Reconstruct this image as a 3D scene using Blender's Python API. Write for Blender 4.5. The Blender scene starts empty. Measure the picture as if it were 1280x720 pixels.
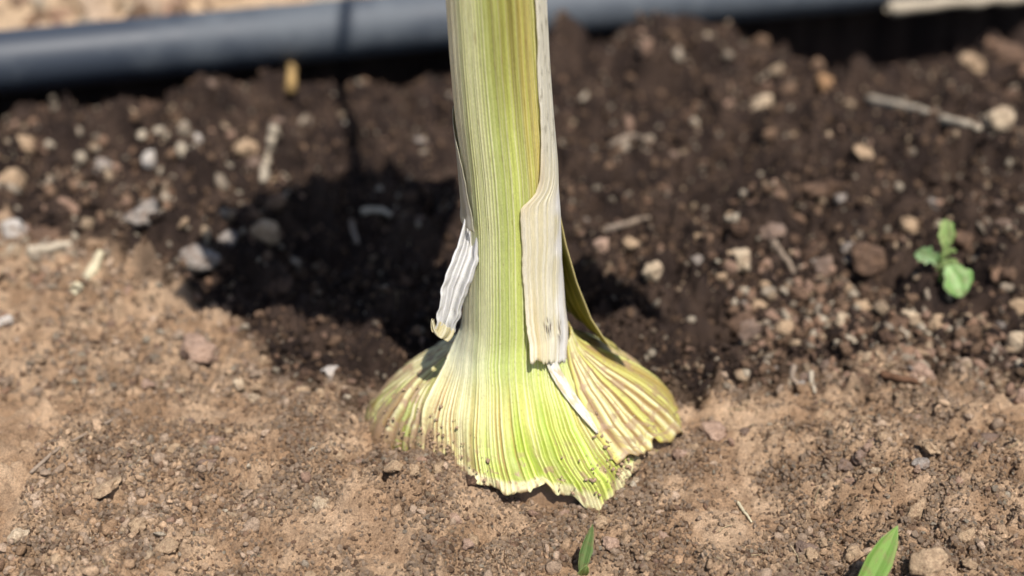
import bpy, math
import numpy as np
from mathutils import Vector, Matrix

# ---------------------------------------------------------------- camera, sky, sun, exposure
SC = bpy.context.scene
COL = SC.collection
CM = 0.01                                   # everything below is written in centimetres
CAM = np.array([-0.5, -39.5, 29.0])
FPX = 1545.0                                # focal length in pixels of a 1280 wide picture
cd = bpy.data.cameras.new('camera')
cd.sensor_width = 36.0
cd.lens = 36.0 * FPX / 1280.0
cd.clip_start = 0.01
cd.clip_end = 400.0
cd.dof.use_dof = True
cd.dof.focus_distance = 0.428
cd.dof.aperture_fstop = 4.8
cam = bpy.data.objects.new('camera', cd)
COL.objects.link(cam)
cam.location = Vector(CAM * CM)
cam.rotation_euler = (math.radians(60), 0, 0)
SC.camera = cam

SUN_ELEV = math.radians(62)
SUN_XY = np.array([0.42, -0.91]); SUN_XY /= np.linalg.norm(SUN_XY)
SUN = np.array([SUN_XY[0] * math.cos(SUN_ELEV), SUN_XY[1] * math.cos(SUN_ELEV), math.sin(SUN_ELEV)])
w = bpy.data.worlds.new('World'); SC.world = w; w.use_nodes = True
wn = w.node_tree.nodes; wl = w.node_tree.links
sky = wn.new('ShaderNodeTexSky'); sky.sky_type = 'NISHITA'; sky.sun_disc = False
sky.sun_elevation = SUN_ELEV
sky.sun_rotation = math.atan2(SUN_XY[0], SUN_XY[1])
bg = wn['Background']; bg.inputs['Strength'].default_value = 0.09
wl.new(sky.outputs[0], bg.inputs['Color'])
sd = bpy.data.lights.new('sun', 'SUN'); sd.energy = 4.6; sd.angle = math.radians(0.53)
sd.color = (1.0, 0.955, 0.895)
so = bpy.data.objects.new('sun', sd); COL.objects.link(so)
so.rotation_euler = Vector(SUN).to_track_quat('Z', 'Y').to_euler()
so.location = (0.3, -0.6, 2.0)
vs = SC.view_settings
vs.view_transform = 'Standard'; vs.look = 'None'; vs.gamma = 1.0; vs.exposure = 0.55
vs.use_curve_mapping = False
SC.cycles.use_denoising = True

# ---------------------------------------------------------------- noise and small helpers
RNG = np.random.default_rng(7)
_perm = np.concatenate([np.random.default_rng(3).permutation(512)] * 4)
_g2 = np.random.default_rng(4).normal(size=(512, 2)); _g2 /= np.linalg.norm(_g2, axis=1)[:, None]
_g3 = np.random.default_rng(5).normal(size=(512, 3)); _g3 /= np.linalg.norm(_g3, axis=1)[:, None]
_g1 = np.random.default_rng(6).uniform(-1, 1, 512)

def fade(t): return t * t * t * (t * (t * 6 - 15) + 10)

def n1(x):
    x = np.asarray(x, float); i = np.floor(x).astype(int); f = fade(x - i)
    return _g1[i & 511] * (1 - f) + _g1[(i + 1) & 511] * f

def n2(x, y):
    x = np.asarray(x, float); y = np.asarray(y, float)
    ix = np.floor(x).astype(int); iy = np.floor(y).astype(int); fx = x - ix; fy = y - iy
    def g(a, b):
        h = _perm[(_perm[(ix + a) & 511] + iy + b) & 511]
        return _g2[h, 0] * (fx - a) + _g2[h, 1] * (fy - b)
    u, v = fade(fx), fade(fy)
    return 1.5 * ((g(0, 0) * (1 - u) + g(1, 0) * u) * (1 - v) + (g(0, 1) * (1 - u) + g(1, 1) * u) * v)

def n3(p):
    i = np.floor(p).astype(int); f = p - i
    def g(a, b, c):
        h = _perm[(_perm[(_perm[(i[:, 0] + a) & 511] + i[:, 1] + b) & 511] + i[:, 2] + c) & 511]
        return (_g3[h] * (f - np.array([a, b, c]))).sum(1)
    u, v, q = fade(f[:, 0]), fade(f[:, 1]), fade(f[:, 2])
    def mix(a, b, t): return a * (1 - t) + b * t
    return 1.5 * mix(mix(mix(g(0, 0, 0), g(1, 0, 0), u), mix(g(0, 1, 0), g(1, 1, 0), u), v),
                     mix(mix(g(0, 0, 1), g(1, 0, 1), u), mix(g(0, 1, 1), g(1, 1, 1), u), v), q)

def fbm2(x, y, octv=4, gain=0.5):
    s = 0; a = 1
    for k in range(octv):
        s = s + a * n2(x * 2 ** k + 17.3 * k, y * 2 ** k + 9.1 * k); a *= gain
    return s

def smooth(a, b, x):
    t = np.clip((np.asarray(x, float) - a) / (b - a), 0, 1)
    return t * t * (3 - 2 * t)

def lin(r, g, b):
    c = np.array([r, g, b], float) / 255
    return np.where(c <= 0.04045, c / 12.92, ((c + 0.055) / 1.055) ** 2.4)

def mixc(a, b, t):
    t = np.asarray(t)[..., None]
    return a * (1 - t) + b * t

def make_mesh(name, verts, faces, colors=None, uvs=None, smooth_shade=True):
    """verts in centimetres; faces an (n,3) or (n,4) int array; colours and uvs per vertex"""
    verts = np.asarray(verts, float) * CM; faces = np.asarray(faces, int)
    me = bpy.data.meshes.new(name)
    k = faces.shape[1]
    me.vertices.add(len(verts)); me.vertices.foreach_set('co', verts.ravel())
    me.loops.add(faces.size); me.loops.foreach_set('vertex_index', faces.ravel().astype(np.int32))
    me.polygons.add(len(faces))
    me.polygons.foreach_set('loop_start', np.arange(0, faces.size, k, dtype=np.int32))
    me.update(calc_edges=True)
    if smooth_shade:
        me.polygons.foreach_set('use_smooth', np.ones(len(faces), bool))
    if colors is not None:
        at = me.color_attributes.new('pigment', 'FLOAT_COLOR', 'POINT')
        c4 = np.ones((len(verts), 4), np.float32); c4[:, :3] = np.clip(colors, 0, 1)
        at.data.foreach_set('color', c4.ravel())
    if uvs is not None:
        uv = me.uv_layers.new(name='UVMap')
        uv.data.foreach_set('uv', np.asarray(uvs, np.float32)[faces.ravel()].ravel())
    me.validate()
    return me

def link(name, me, mat=None, parent=None, **props):
    o = bpy.data.objects.new(name, me); COL.objects.link(o)
    if mat is not None and me is not None:
        if len(me.materials) == 0: me.materials.append(mat)
    if parent is not None: o.parent = parent
    for k, v in props.items(): o[k] = v
    return o

def grid_faces(nu, nv):
    i = np.arange(nu - 1)[None, :]; j = np.arange(nv - 1)[:, None]
    a = j * nu + i
    return np.stack([a, a + 1, a + nu + 1, a + nu], -1).reshape(-1, 4)

def at_plane_z(px, py, z=0.0):
    a = (px - 640) / FPX; b = (360 - py) / FPX
    d = np.array([a, b * 0.5 + 0.8660254, b * 0.8660254 - 0.5])
    return CAM + d * ((z - CAM[2]) / d[2])

# ---------------------------------------------------------------- materials
def principled(name, rough=0.8, spec=0.3):
    m = bpy.data.materials.new(name); m.use_nodes = True
    b = m.node_tree.nodes['Principled BSDF']
    b.inputs['Roughness'].default_value = rough
    b.inputs['Specular IOR Level'].default_value = spec
    return m, m.node_tree.nodes, m.node_tree.links, b

def noise_node(N, L, scale, detail=4, rough=0.6, vec=None):
    n = N.new('ShaderNodeTexNoise'); n.inputs['Scale'].default_value = scale
    n.inputs['Detail'].default_value = detail; n.inputs['Roughness'].default_value = rough
    if vec is not None: L.new(vec, n.inputs['Vector'])
    return n

def ramp(N, L, src, a, b, lo=0.0, hi=1.0):
    r = N.new('ShaderNodeMapRange'); r.inputs[1].default_value = a; r.inputs[2].default_value = b
    r.inputs[3].default_value = lo; r.inputs[4].default_value = hi
    L.new(src, r.inputs[0]); return r

def earth_material(name, color=None, bump=1.0, instanced=False):
    """soil and stone: pigment (vertex colour or one tint) broken up by grains, and a fine gritty relief"""
    m, N, L, b = principled(name, 0.95, 0.12)
    tc = N.new('ShaderNodeTexCoord')
    if instanced:
        src = N.new('ShaderNodeAttribute'); src.attribute_type = 'INSTANCER'; src.attribute_name = 'pigment'; cs = src.outputs['Color']
    elif color is None:
        src = N.new('ShaderNodeVertexColor'); src.layer_name = 'pigment'; cs = src.outputs['Color']
    else:
        src = N.new('ShaderNodeRGB'); src.outputs[0].default_value = (*color, 1); cs = src.outputs[0]
    if color is not None:                 # earth clinging to the stone
        dn = noise_node(N, L, 260, 5, 0.7, tc.outputs['Object'])
        dm = ramp(N, L, dn.outputs[0], 0.42, 0.66, 0.0, 0.75)
        mx = N.new('ShaderNodeMix'); mx.data_type = 'RGBA'; L.new(dm.outputs[0], mx.inputs[0]); L.new(cs, mx.inputs[6])
        mx.inputs[7].default_value = (*(lin(132, 104, 82) * 0.7), 1); cs = mx.outputs[2]
    big = noise_node(N, L, 160, 5, 0.65, tc.outputs['Object'])
    fine = noise_node(N, L, 1500, 3, 0.7, tc.outputs['Object'])
    v1 = ramp(N, L, big.outputs[0], 0.3, 0.72, 0.72, 1.25)
    v2 = ramp(N, L, fine.outputs[0], 0.3, 0.72, 0.62, 1.38)
    mul = N.new('ShaderNodeMath'); mul.operation = 'MULTIPLY'
    L.new(v1.outputs[0], mul.inputs[0]); L.new(v2.outputs[0], mul.inputs[1])
    vm = N.new('ShaderNodeVectorMath'); vm.operation = 'SCALE'
    L.new(cs, vm.inputs[0]); L.new(mul.outputs[0], vm.inputs['Scale'])
    L.new(vm.outputs[0], b.inputs['Base Color'])
    mid = noise_node(N, L, 700, 6, 0.75, tc.outputs['Object'])
    bp = N.new('ShaderNodeBump'); bp.inputs['Strength'].default_value = 1.0 * bump
    bp.inputs['Distance'].default_value = 0.002
    L.new(mid.outputs[0], bp.inputs['Height']); L.new(bp.outputs[0], b.inputs['Normal'])
    return m

def leaf_material(name, rough=0.42, sss=0.15, translucent=0.12, vein=220.0, bump=0.25):
    """plant tissue: pigment from the vertex colours, long fibres along the leaf, a little light passing through"""
    m, N, L, b = principled(name, rough, 0.35)
    vc = N.new('ShaderNodeVertexColor'); vc.layer_name = 'pigment'
    uv = N.new('ShaderNodeUVMap'); uv.uv_map = 'UVMap'
    mp = N.new('ShaderNodeMapping'); mp.inputs['Scale'].default_value = (vein, 5.0, 1.0)
    L.new(uv.outputs[0], mp.inputs[0])
    fib = noise_node(N, L, 1.0, 4, 0.6, mp.outputs[0])
    mp2 = N.new('ShaderNodeMapping'); mp2.inputs['Scale'].default_value = (70, 60, 1.0)
    L.new(uv.outputs[0], mp2.inputs[0])
    blot = noise_node(N, L, 1.0, 5, 0.7, mp2.outputs[0])
    v1 = ramp(N, L, fib.outputs[0], 0.3, 0.7, 0.78, 1.18)
    mp3 = N.new('ShaderNodeMapping'); mp3.inputs['Scale'].default_value = (330, 420, 1.0); L.new(uv.outputs[0], mp3.inputs[0])
    cell = noise_node(N, L, 1.0, 2, 0.5, mp3.outputs[0]); v3 = ramp(N, L, cell.outputs[0], 0.3, 0.7, 0.84, 1.14)
    v2 = ramp(N, L, blot.outputs[0], 0.3, 0.7, 0.86, 1.12)
    mul = N.new('ShaderNodeMath'); mul.operation = 'MULTIPLY'
    L.new(v1.outputs[0], mul.inputs[0]); L.new(v2.outputs[0], mul.inputs[1])
    m3 = N.new('ShaderNodeMath'); m3.operation = 'MULTIPLY'; L.new(mul.outputs[0], m3.inputs[0]); L.new(v3.outputs[0], m3.inputs[1]); mul = m3
    vm = N.new('ShaderNodeVectorMath'); vm.operation = 'SCALE'
    L.new(vc.outputs['Color'], vm.inputs[0]); L.new(mul.outputs[0], vm.inputs['Scale'])
    L.new(vm.outputs[0], b.inputs['Base Color'])
    b.inputs['Subsurface Weight'].default_value = sss
    b.inputs['Subsurface Radius'].default_value = (1.0, 0.9, 0.35)
    b.inputs['Subsurface Scale'].default_value = 0.0025
    bp = N.new('ShaderNodeBump'); bp.inputs['Strength'].default_value = bump
    bp.inputs['Distance'].default_value = 0.0006
    L.new(fib.outputs[0], bp.inputs['Height']); L.new(bp.outputs[0], b.inputs['Normal'])
    rr = ramp(N, L, blot.outputs[0], 0.3, 0.7, rough - 0.08, rough + 0.2)
    L.new(rr.outputs[0], b.inputs['Roughness'])
    if translucent > 0:
        tr = N.new('ShaderNodeBsdfTranslucent'); L.new(vm.outputs[0], tr.inputs['Color'])
        mx = N.new('ShaderNodeMixShader'); mx.inputs[0].default_value = translucent
        out = N['Material Output']
        L.new(b.outputs[0], mx.inputs[1]); L.new(tr.outputs[0], mx.inputs[2]); L.new(mx.outputs[0], out.inputs['Surface'])
    return m

M_SOIL = earth_material('soil')
M_LEAF = leaf_material('living_sheath')
M_PAPER = leaf_material('papery_sheath', 0.5, 0.1, 0.28, 160.0, 0.35)
M_BLADE = leaf_material('green_blade', 0.4, 0.05, 0.3, 60.0, 0.2)
STONE_TINTS = {
    'tan': (210, 180, 146), 'cream': (232, 208, 176), 'grey': (178, 168, 158), 'pink': (200, 168, 146),
    'white': (236, 226, 214), 'brown': (116, 93, 78), 'dark': (84, 66, 56), 'ochre': (190, 148, 108), 'mauve': (152, 130, 116)}
M_STONE = {k: earth_material('stone_' + k, tuple(lin(*v) * 0.72), 0.7) for k, v in STONE_TINTS.items()}

# ---------------------------------------------------------------- ground sheet
P0 = np.array([-33.5, 35.6]); P1 = np.array([29.5, 54.4])          # line of the irrigation pipe
PD = (P1 - P0) / np.linalg.norm(P1 - P0); PN = np.array([-PD[1], PD[0]])

def dry_mask(x, y):
    """1 where the soil is dry and tan, 0 where it is dark and moist"""
    bx = np.array([-60, -26, -17.6, -13, -10.5, -6.5, -3, 3, 6.5, 9, 12, 16, 21, 30, 60])
    by = np.array([20, 15.0, 11.0, 8.5, 4.5, 2.0, 1.0, 1.0, 1.5, 2.0, 2.6, 3.2, 4.2, 6.0, 8])
    yb = np.interp(x, bx, by) + 2.2 * fbm2(x * 0.16, y * 0.16 + 40, 4) 
    m = smooth(1.3, -1.0, y - yb + 1.3 * n2(x * 0.9, y * 0.9))
    d = (x - P0[0]) * PN[0] + (y - P0[1]) * PN[1]
    far = smooth(2.5, 5.5, d)
    return np.maximum(m, far)

def smooth_mask(x, y):
    """1 where rain has left the soil smooth and fine"""
    s = 0.45 * fbm2(x * 0.22 + 5, y * 0.26 + 3, 3) - 0.25
    for cx, cy, sx, sy in ((-5.8, -7.0, 4.2, 1.6), (7.6, -4.6, 1.7, 3.4), (-12, 0.2, 2.6, 1.1), (2.5, -8.6, 2.2, 0.8), (9.5, 0.6, 3.0, 1.0)):
        s = s + 0.9 * np.exp(-((x - cx) / sx) ** 2 - ((y - cy) / sy) ** 2)
    return smooth(0.0, 0.5, s) * dry_mask(x, y)

def blob(x, y, cx, cy, sx, sy, h):
    return h * np.exp(-((x - cx) / sx) ** 2 - ((y - cy) / sy) ** 2)

def macro(x, y):
    z = blob(x, y, 12.5, 40.5, 5, 3.5, 2.2) + blob(x, y, 3, 41, 7, 4, 1.2)
    z = z + blob(x, y, 25, 24, 9, 6, 1.6) + blob(x, y, 17, 17, 6, 4, 0.8)
    z = z + blob(x, y, -9, 12, 6, 6, -1.2) + blob(x, y, 10, 7, 5, 3, -0.7)
    z = z + blob(x, y, -15, -3, 6, 3, 0.5) + blob(x, y, 14, -4, 5, 4, 0.35)
    z = z + blob(x, y, -25, 26, 8, 6, 0.8)
    r = np.sqrt(x * x + y * y)
    z = z - 0.30 * np.exp(-((r - 6.4) / 1.3) ** 2)
    z = z + blob(x, y, -4.6, -4.2, 2.2, 1.7, 0.95) + blob(x, y, 5.6, -3.6, 1.8, 1.6, 0.5) + blob(x, y, 0.0, -4.7, 2.4, 0.9, -0.6)
    z = z + blob(x, y, -7.5, -1.5, 2.0, 1.6, 0.35)
    d = (x - P0[0]) * PN[0] + (y - P0[1]) * PN[1]
    along = (x - P0[0]) * PD[0] + (y - P0[1]) * PD[1]
    near = -4.2 - 6.5 * smooth(48, 53, along) + 0.9 * n1(along * 0.35)
    tr = smooth(near - 1.2, near + 0.8, d) * smooth(3.2, 1.4, d)
    z = z - 6.0 * tr + blob(x, y, 22, 43, 5, 3, -1.2) + blob(x, y, 38.5, 52, 1.8, 1.8, 5.6) + blob(x, y, 47, 54, 2, 2, 5.6)
    z = z + 1.3 * smooth(1.6, 3.0, d)
    return z

def rough_relief(x, y):
    sm = smooth_mask(x, y); dr = dry_mask(x, y)
    amp = 1 - 0.6 * sm
    z = 0.75 * n2(x * 0.14 + 3, y * 0.14) + 0.30 * n2(x * 0.45, y * 0.45 + 8) * (1.15 - 0.5 * dr)
    x = x + 0.25 * n2(x * 1.7 + 31, y * 1.7); y = y + 0.25 * n2(x * 1.7, y * 1.7 + 57)
    b1 = 0.5 - np.abs(n2(x * 1.1 + 4, y * 1.1)); b2 = 0.5 - np.abs(n2(x * 2.4, y * 2.4 + 6)); b3 = 0.5 - np.abs(n2(x * 5.0 + 2, y * 5.0))
    z = z + amp * ((1.0 - dr) * 1.1 * (0.25 - np.abs(n2(x * 0.5 + 9, y * 0.5))) + (0.80 - 0.46 * dr) * (b1 - 0.25) + (0.50 - 0.19 * dr) * (b2 - 0.25) + (0.26 - 0.06 * dr) * (b3 - 0.25))
    z = z + (0.5 + 0.5 * amp) * (0.085 * n2(x * 8.3, y * 8.3) + 0.045 * n2(x * 17, y * 17))
    return z

def axis_coords(lo, hi, step_fn, out, ext):
    v = [lo]
    while v[-1] < hi: v.append(v[-1] + step_fn(v[-1]))
    a = [v[0]]; s = step_fn(v[0]) * 1.3
    while a[-1] > -ext: a.append(a[-1] - s); s *= 1.22
    b = [v[-1]]; s = step_fn(v[-1]) * 1.3
    while b[-1] < ext: b.append(b[-1] + s); s *= 1.22
    return np.array(a[:0:-1] + v + b[1:])

XS = axis_coords(-46, 46, lambda x: 0.072 + max(0, abs(x) - 14) * 0.0062, 0, 6000)
YS = axis_coords(-15, 62, lambda y: 0.064 + max(0, y + 7) * 0.0034, 0, 6000)
GX, GY = np.meshgrid(XS, YS)
near_w = smooth(160, 70, np.maximum(np.abs(GX), np.abs(GY - 10)))
GZ = macro(GX, GY) + rough_relief(GX, GY) * (0.15 + 0.85 * near_w)

# lumps pressed into the sheet: soil aggregates that are still part of the ground
def splat(n, rmin, rmax, seed, hfac, box):
    rg = np.random.default_rng(seed)
    x0, x1, y0, y1 = box
    xs = rg.uniform(x0, x1, n); ys = rg.uniform(y0, y1, n)
    sm = smooth_mask(xs, ys)
    keep = rg.random(n) > sm * 0.85
    xs, ys = xs[keep], ys[keep]
    rr = rmin * (rmax / rmin) ** (rg.random(len(xs)) ** 1.8)
    for x, y, r in zip(xs, ys, rr):
        if x * x + y * y < 30: continue
        i0, i1 = np.searchsorted(XS, (x - r, x + r)); j0, j1 = np.searchsorted(YS, (y - r, y + r))
        if i1 - i0 < 2 or j1 - j0 < 2: continue
        sx = (XS[i0:i1] - x)[None, :]; sy = (YS[j0:j1] - y)[:, None]
        ang = rg.uniform(0, 6.28); k = rg.uniform(0.9, 1.6)
        u = sx * math.cos(ang) + sy * math.sin(ang); v = (-sx * math.sin(ang) + sy * math.cos(ang)) * k
        q = 1 - np.maximum(np.abs(u) * 1.02, (np.abs(u) * 0.5 + np.abs(v) * 0.9)) ** 2 / (r * r)
        h = np.sqrt(np.clip(q, 0, 1)) * r * hfac * rg.uniform(0.6, 1.1)
        GZ[j0:j1, i0:i1] += h
splat(2600, 0.25, 1.0, 11, 0.50, (-32, 32, -14, 45))
splat(900, 0.6, 1.9, 13, 0.55, (-36, 36, 9, 46))
splat(9000, 0.12, 0.35, 12, 0.75, (-22, 24, -14, 20))

def H(x, y):
    x = np.asarray(x, float); y = np.asarray(y, float)
    i = np.clip(np.searchsorted(XS, x) - 1, 0, len(XS) - 2); j = np.clip(np.searchsorted(YS, y) - 1, 0, len(YS) - 2)
    fx = np.clip((x - XS[i]) / (XS[i + 1] - XS[i]), 0, 1); fy = np.clip((y - YS[j]) / (YS[j + 1] - YS[j]), 0, 1)
    return (GZ[j, i] * (1 - fx) + GZ[j, i + 1] * fx) * (1 - fy) + (GZ[j + 1, i] * (1 - fx) + GZ[j + 1, i + 1] * fx) * fy

def on_ground(px, py):
    """the spot on the soil that the photograph shows at a pixel"""
    a = (px - 640) / FPX; b = (360 - py) / FPX
    d = np.array([a, b * 0.5 + 0.8660254, b * 0.8660254 - 0.5])
    t = np.arange(30, 120, 0.05)
    p = CAM[None, :] + d[None, :] * t[:, None]
    hit = np.nonzero(p[:, 2] < H(p[:, 0], p[:, 1]))[0]
    q = p[hit[0]] if len(hit) else p[-1]
    return np.array([q[0], q[1], float(H(q[0], q[1]))])

C_DRY = lin(206, 174, 142) * 0.84
C_DRY2 = lin(180, 147, 116) * 0.80
C_DARK = lin(94, 76, 65) * 0.6
C_DARK2 = lin(66, 53, 47) * 0.6

def soil_color(x, y):
    d = dry_mask(x, y)
    v = smooth(-0.5, 0.5, fbm2(x * 0.5 + 20, y * 0.5, 4))
    far = smooth(3, 8, (x - P0[0]) * PN[0] + (y - P0[1]) * PN[1])
    dry = mixc(C_DRY2, C_DRY, v); dry = mixc(dry, lin(226, 196, 160) * 0.8, far * 0.7)
    return mixc(mixc(C_DARK2, C_DARK, v), dry, d)

gv = np.stack([GX, GY, GZ], -1).reshape(-1, 3)
soil = link('soil', make_mesh('soil', gv, grid_faces(len(XS), len(YS)), soil_color(gv[:, 0], gv[:, 1])), M_SOIL)
soil['kind'] = 'structure'; soil['label'] = 'dry tan and dark moist garden soil around the plant'

# ---------------------------------------------------------------- crumbs and clods
def ico(sub):
    import bmesh
    bm = bmesh.new(); bmesh.ops.create_icosphere(bm, subdivisions=sub, radius=1.0)
    bm.verts.ensure_lookup_table()
    v = np.array([x.co[:] for x in bm.verts]); f = np.array([[a.index for a in p.verts] for p in bm.faces]); bm.free()
    return v, f

def lump(sub, seed, flat=6, rough=0.22):
    """an irregular crumb: a ball cut by planes, then roughened"""
    rg = np.random.default_rng(seed); v, f = ico(sub)
    r = np.ones(len(v))
    for k in range(flat):
        n = rg.normal(size=3); n /= np.linalg.norm(n); d = rg.uniform(0.55, 0.85)
        c = v @ n; cut = np.where(c > 1e-3, d / np.maximum(c, 1e-3), 9); r = np.minimum(r, cut)
    o = rg.uniform(0, 90, 3)
    r = r * (1 + rough * n3(v * 1.6 + o) + rough * 0.55 * n3(v * 3.7 + o) + (rough * 0.35 * n3(v * 8 + o) if sub > 2 else 0))
    v = v * r[:, None] * rg.uniform([0.8, 0.7, 0.6], [1.25, 1.0, 0.9])
    return v / np.abs(v).max(), f

def rand_rot(rg, n, tilt=0.6):
    a = rg.uniform(0, 2 * np.pi, n); b = rg.normal(0, tilt, n); c = rg.normal(0, tilt, n)
    def R(ax, t):
        m = np.zeros((len(t), 3, 3)); i, j, k = ax
        m[:, i, i] = 1; m[:, j, j] = np.cos(t); m[:, k, k] = np.cos(t); m[:, j, k] = -np.sin(t); m[:, k, j] = np.sin(t)
        return m
    return R((2, 0, 1), a) @ R((0, 1, 2), b) @ R((1, 2, 0), c)

def crumb_colors(rg, x, y, pale=0.12):
    n = len(x); base = soil_color(x, y); d = dry_mask(x, y)
    k = rg.uniform(0.84, 1.30, n)[:, None]; c = base * k
    greyed = (rg.random(n) < 0.55) & (d > 0.5); c = np.where(greyed[:, None], 0.35 * c + 0.65 * lin(196, 172, 150) * 0.78 * k, c)
    t = rg.random(n)
    pal = np.array([lin(212, 184, 152), lin(196, 160, 136), lin(190, 172, 150), lin(226, 208, 182), lin(178, 142, 116)]) * 0.7
    pk = pal[rg.integers(0, len(pal), n)] * rg.uniform(0.75, 1.05, n)[:, None]
    c = np.where((t < pale)[:, None], pk, c)
    brown = lin(156, 126, 102) * 0.7 * rg.uniform(0.7, 1.2, n)[:, None]
    c = np.where(((t > 0.9) & (d > 0.5))[:, None], brown, c)
    mid = (t > 0.72) & (d <= 0.5)
    return np.where(mid[:, None], brown * 0.85, c)

GRAIN_MAT = earth_material('soil_grain', instanced=True)
def grain_nodes(tmpl):
    ng = bpy.data.node_groups.new('grains', 'GeometryNodeTree')
    ng.interface.new_socket('Geometry', in_out='INPUT', socket_type='NodeSocketGeometry')
    ng.interface.new_socket('Geometry', in_out='OUTPUT', socket_type='NodeSocketGeometry')
    N = ng.nodes; L = ng.links
    gi = N.new('NodeGroupInput'); go = N.new('NodeGroupOutput'); ip = N.new('GeometryNodeInstanceOnPoints')
    oi = N.new('GeometryNodeObjectInfo'); oi.inputs['Object'].default_value = tmpl; oi.inputs['As Instance'].default_value = True
    def att(nm, ty):
        n = N.new('GeometryNodeInputNamedAttribute'); n.data_type = ty; n.inputs['Name'].default_value = nm; return n.outputs[0]
    e2r = N.new('FunctionNodeEulerToRotation'); L.new(att('turn', 'FLOAT_VECTOR'), e2r.inputs[0])
    L.new(gi.outputs[0], ip.inputs['Points']); L.new(oi.outputs['Geometry'], ip.inputs['Instance'])
    L.new(e2r.outputs[0], ip.inputs['Rotation']); L.new(att('size', 'FLOAT_VECTOR'), ip.inputs['Scale'])
    L.new(ip.outputs[0], go.inputs[0]); return ng

def fine_grains(n, seed, box, smin, smax, power, pale, fall=2.2, clump=1.0):
    rg, x, y = scatter(n, seed, box, fall, clump=clump)
    s_ = smin * (smax / smin) ** (rg.random(n) ** power)
    kinds = 6; pick = rg.integers(0, kinds, n); col = crumb_colors(rg, x, y, pale)
    for k in range(kinds):
        v, f = lump(2, seed * 50 + k, 8, 0.34)
        me = make_mesh('grain_shape', v, f, smooth_shade=False); me.materials.append(GRAIN_MAT)
        tmpl = bpy.data.objects.new('grain_shape', me)             # only lends its shape, not in the scene
        m = pick == k; c = m.sum()
        pts = np.stack([x[m], y[m], H(x[m], y[m]) + s_[m] * 0.42], 1) * CM
        pm = bpy.data.meshes.new('soil_grains'); pm.vertices.add(c); pm.vertices.foreach_set('co', pts.ravel())
        for nm, ty, arr in (('turn', 'FLOAT_VECTOR', rg.uniform(0, 6.28, (c, 3))), ('size', 'FLOAT_VECTOR', s_[m][:, None] * rg.uniform(0.55, 1.25, (c, 3)))):
            pm.attributes.new(nm, ty, 'POINT').data.foreach_set('vector', np.asarray(arr, np.float32).ravel())
        c4 = np.ones((c, 4), np.float32); c4[:, :3] = col[m]
        pm.attributes.new('pigment', 'FLOAT_COLOR', 'POINT').data.foreach_set('color', c4.ravel())
        o = link('soil_grains', pm, None, soil, kind='stuff')
        md = o.modifiers.new('grains', 'NODES'); md.node_group = grain_nodes(tmpl)

KEEP_OUT = [(19.3, 10.2, 2.4), (18.6, 9.0, 1.2)]                # bare soil where the seedling grows
def scatter(n, seed, box, fall=2.2, patch=None, beyond=False, clump=1.0):
    rg = np.random.default_rng(seed); out = []; got = 0
    while got < n:
        x = rg.uniform(box[0], box[1], n); y = rg.uniform(box[2], box[3], n)
        dist = np.hypot(x * 0.8, y + 40)
        p = (30.0 / dist) ** fall
        p *= 1 - 0.88 * smooth_mask(x, y)
        cl = fbm2(x * 0.33 + 60, y * 0.33, 3)
        p *= 0.25 + 0.75 * smooth(-0.35, 0.35, cl) if clump == 1.0 else smooth(0.0, 0.45, fbm2(x * 0.4 + 80, y * 0.5, 3))
        rim = np.hypot(x / 6.2, y / np.where(y < 0, 4.6, 5.6))
        if patch: p = p * 1.6 * np.exp(-((x - patch[0]) / patch[2]) ** 2 - ((y - patch[1]) / patch[3]) ** 2)
        dp = (x - P0[0]) * PN[0] + (y - P0[1]) * PN[1]
        ok = (rg.random(n) < p) & (rim > 0.74) & ((dp > 3.5) if beyond else (dp < -3.5))
        for kx, ky, kr in KEEP_OUT: ok &= (np.hypot(x - kx, y - ky) > kr) | (rg.random(n) < 0.12)
        ok &= ~((np.abs(x) < 2.6) & (y < 0) & (y > -3.7))
        out.append(np.stack([x[ok], y[ok]], 1)); got += ok.sum()
    q = np.concatenate(out)[:n]
    return rg, q[:, 0], q[:, 1]

def crumb_mesh(name, n, sub, smin, smax, power, seed, box, pale=0.12, fall=2.2, grow=0.012, sink=0.25, patch=None, beyond=False):
    rg, x, y = scatter(n, seed, box, fall, patch, beyond)
    T = [lump(sub, seed * 100 + k, 7, 0.34) for k in range(12)]
    F = T[0][1]; TV = np.stack([t[0] for t in T]); nv = TV.shape[1]
    s = smin * (smax / smin) ** (rg.random(n) ** power) * (1 + np.maximum(0, y + 5) * grow)
    R = rand_rot(rg, n, 1.2)
    V = TV[rg.integers(0, 12, n)] * s[:, None, None] * rg.uniform(0.55, 1.3, (n, 1, 3))
    V = np.einsum('nij,nkj->nki', R, V)
    V += np.stack([x, y, H(x, y) + s * (0.5 - sink)], 1)[:, None, :]
    C = np.repeat(crumb_colors(rg, x, y, pale), nv, 0)
    FF = (F[None] + (np.arange(n) * nv)[:, None, None]).reshape(-1, 3)
    o = link(name, make_mesh(name, V.reshape(-1, 3), FF, C, smooth_shade=False), M_SOIL, soil)
    o['kind'] = 'stuff'
    return o
fine_grains(60000, 21, (-18, 19, -11, 6), 0.030, 0.10, 1.4, 0.10)
fine_grains(26000, 27, (-17, 18, -10, 4), 0.05, 0.14, 1.6, 0.08, clump=2.2)
fine_grains(34000, 23, (-34, 34, 2, 46), 0.07, 0.26, 1.9, 0.17, fall=1.6)
crumb_mesh('soil_crumbs', 4200, 2, 0.09, 0.30, 1.9, 22, (-34, 34, -13, 46), 0.14)
crumb_mesh('soil_crumbs', 1500, 2, 0.09, 0.34, 1.7, 24, (9, 24, 2.5, 13), 0.62, patch=(16, 7.5, 6.5, 4.5))
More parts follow.
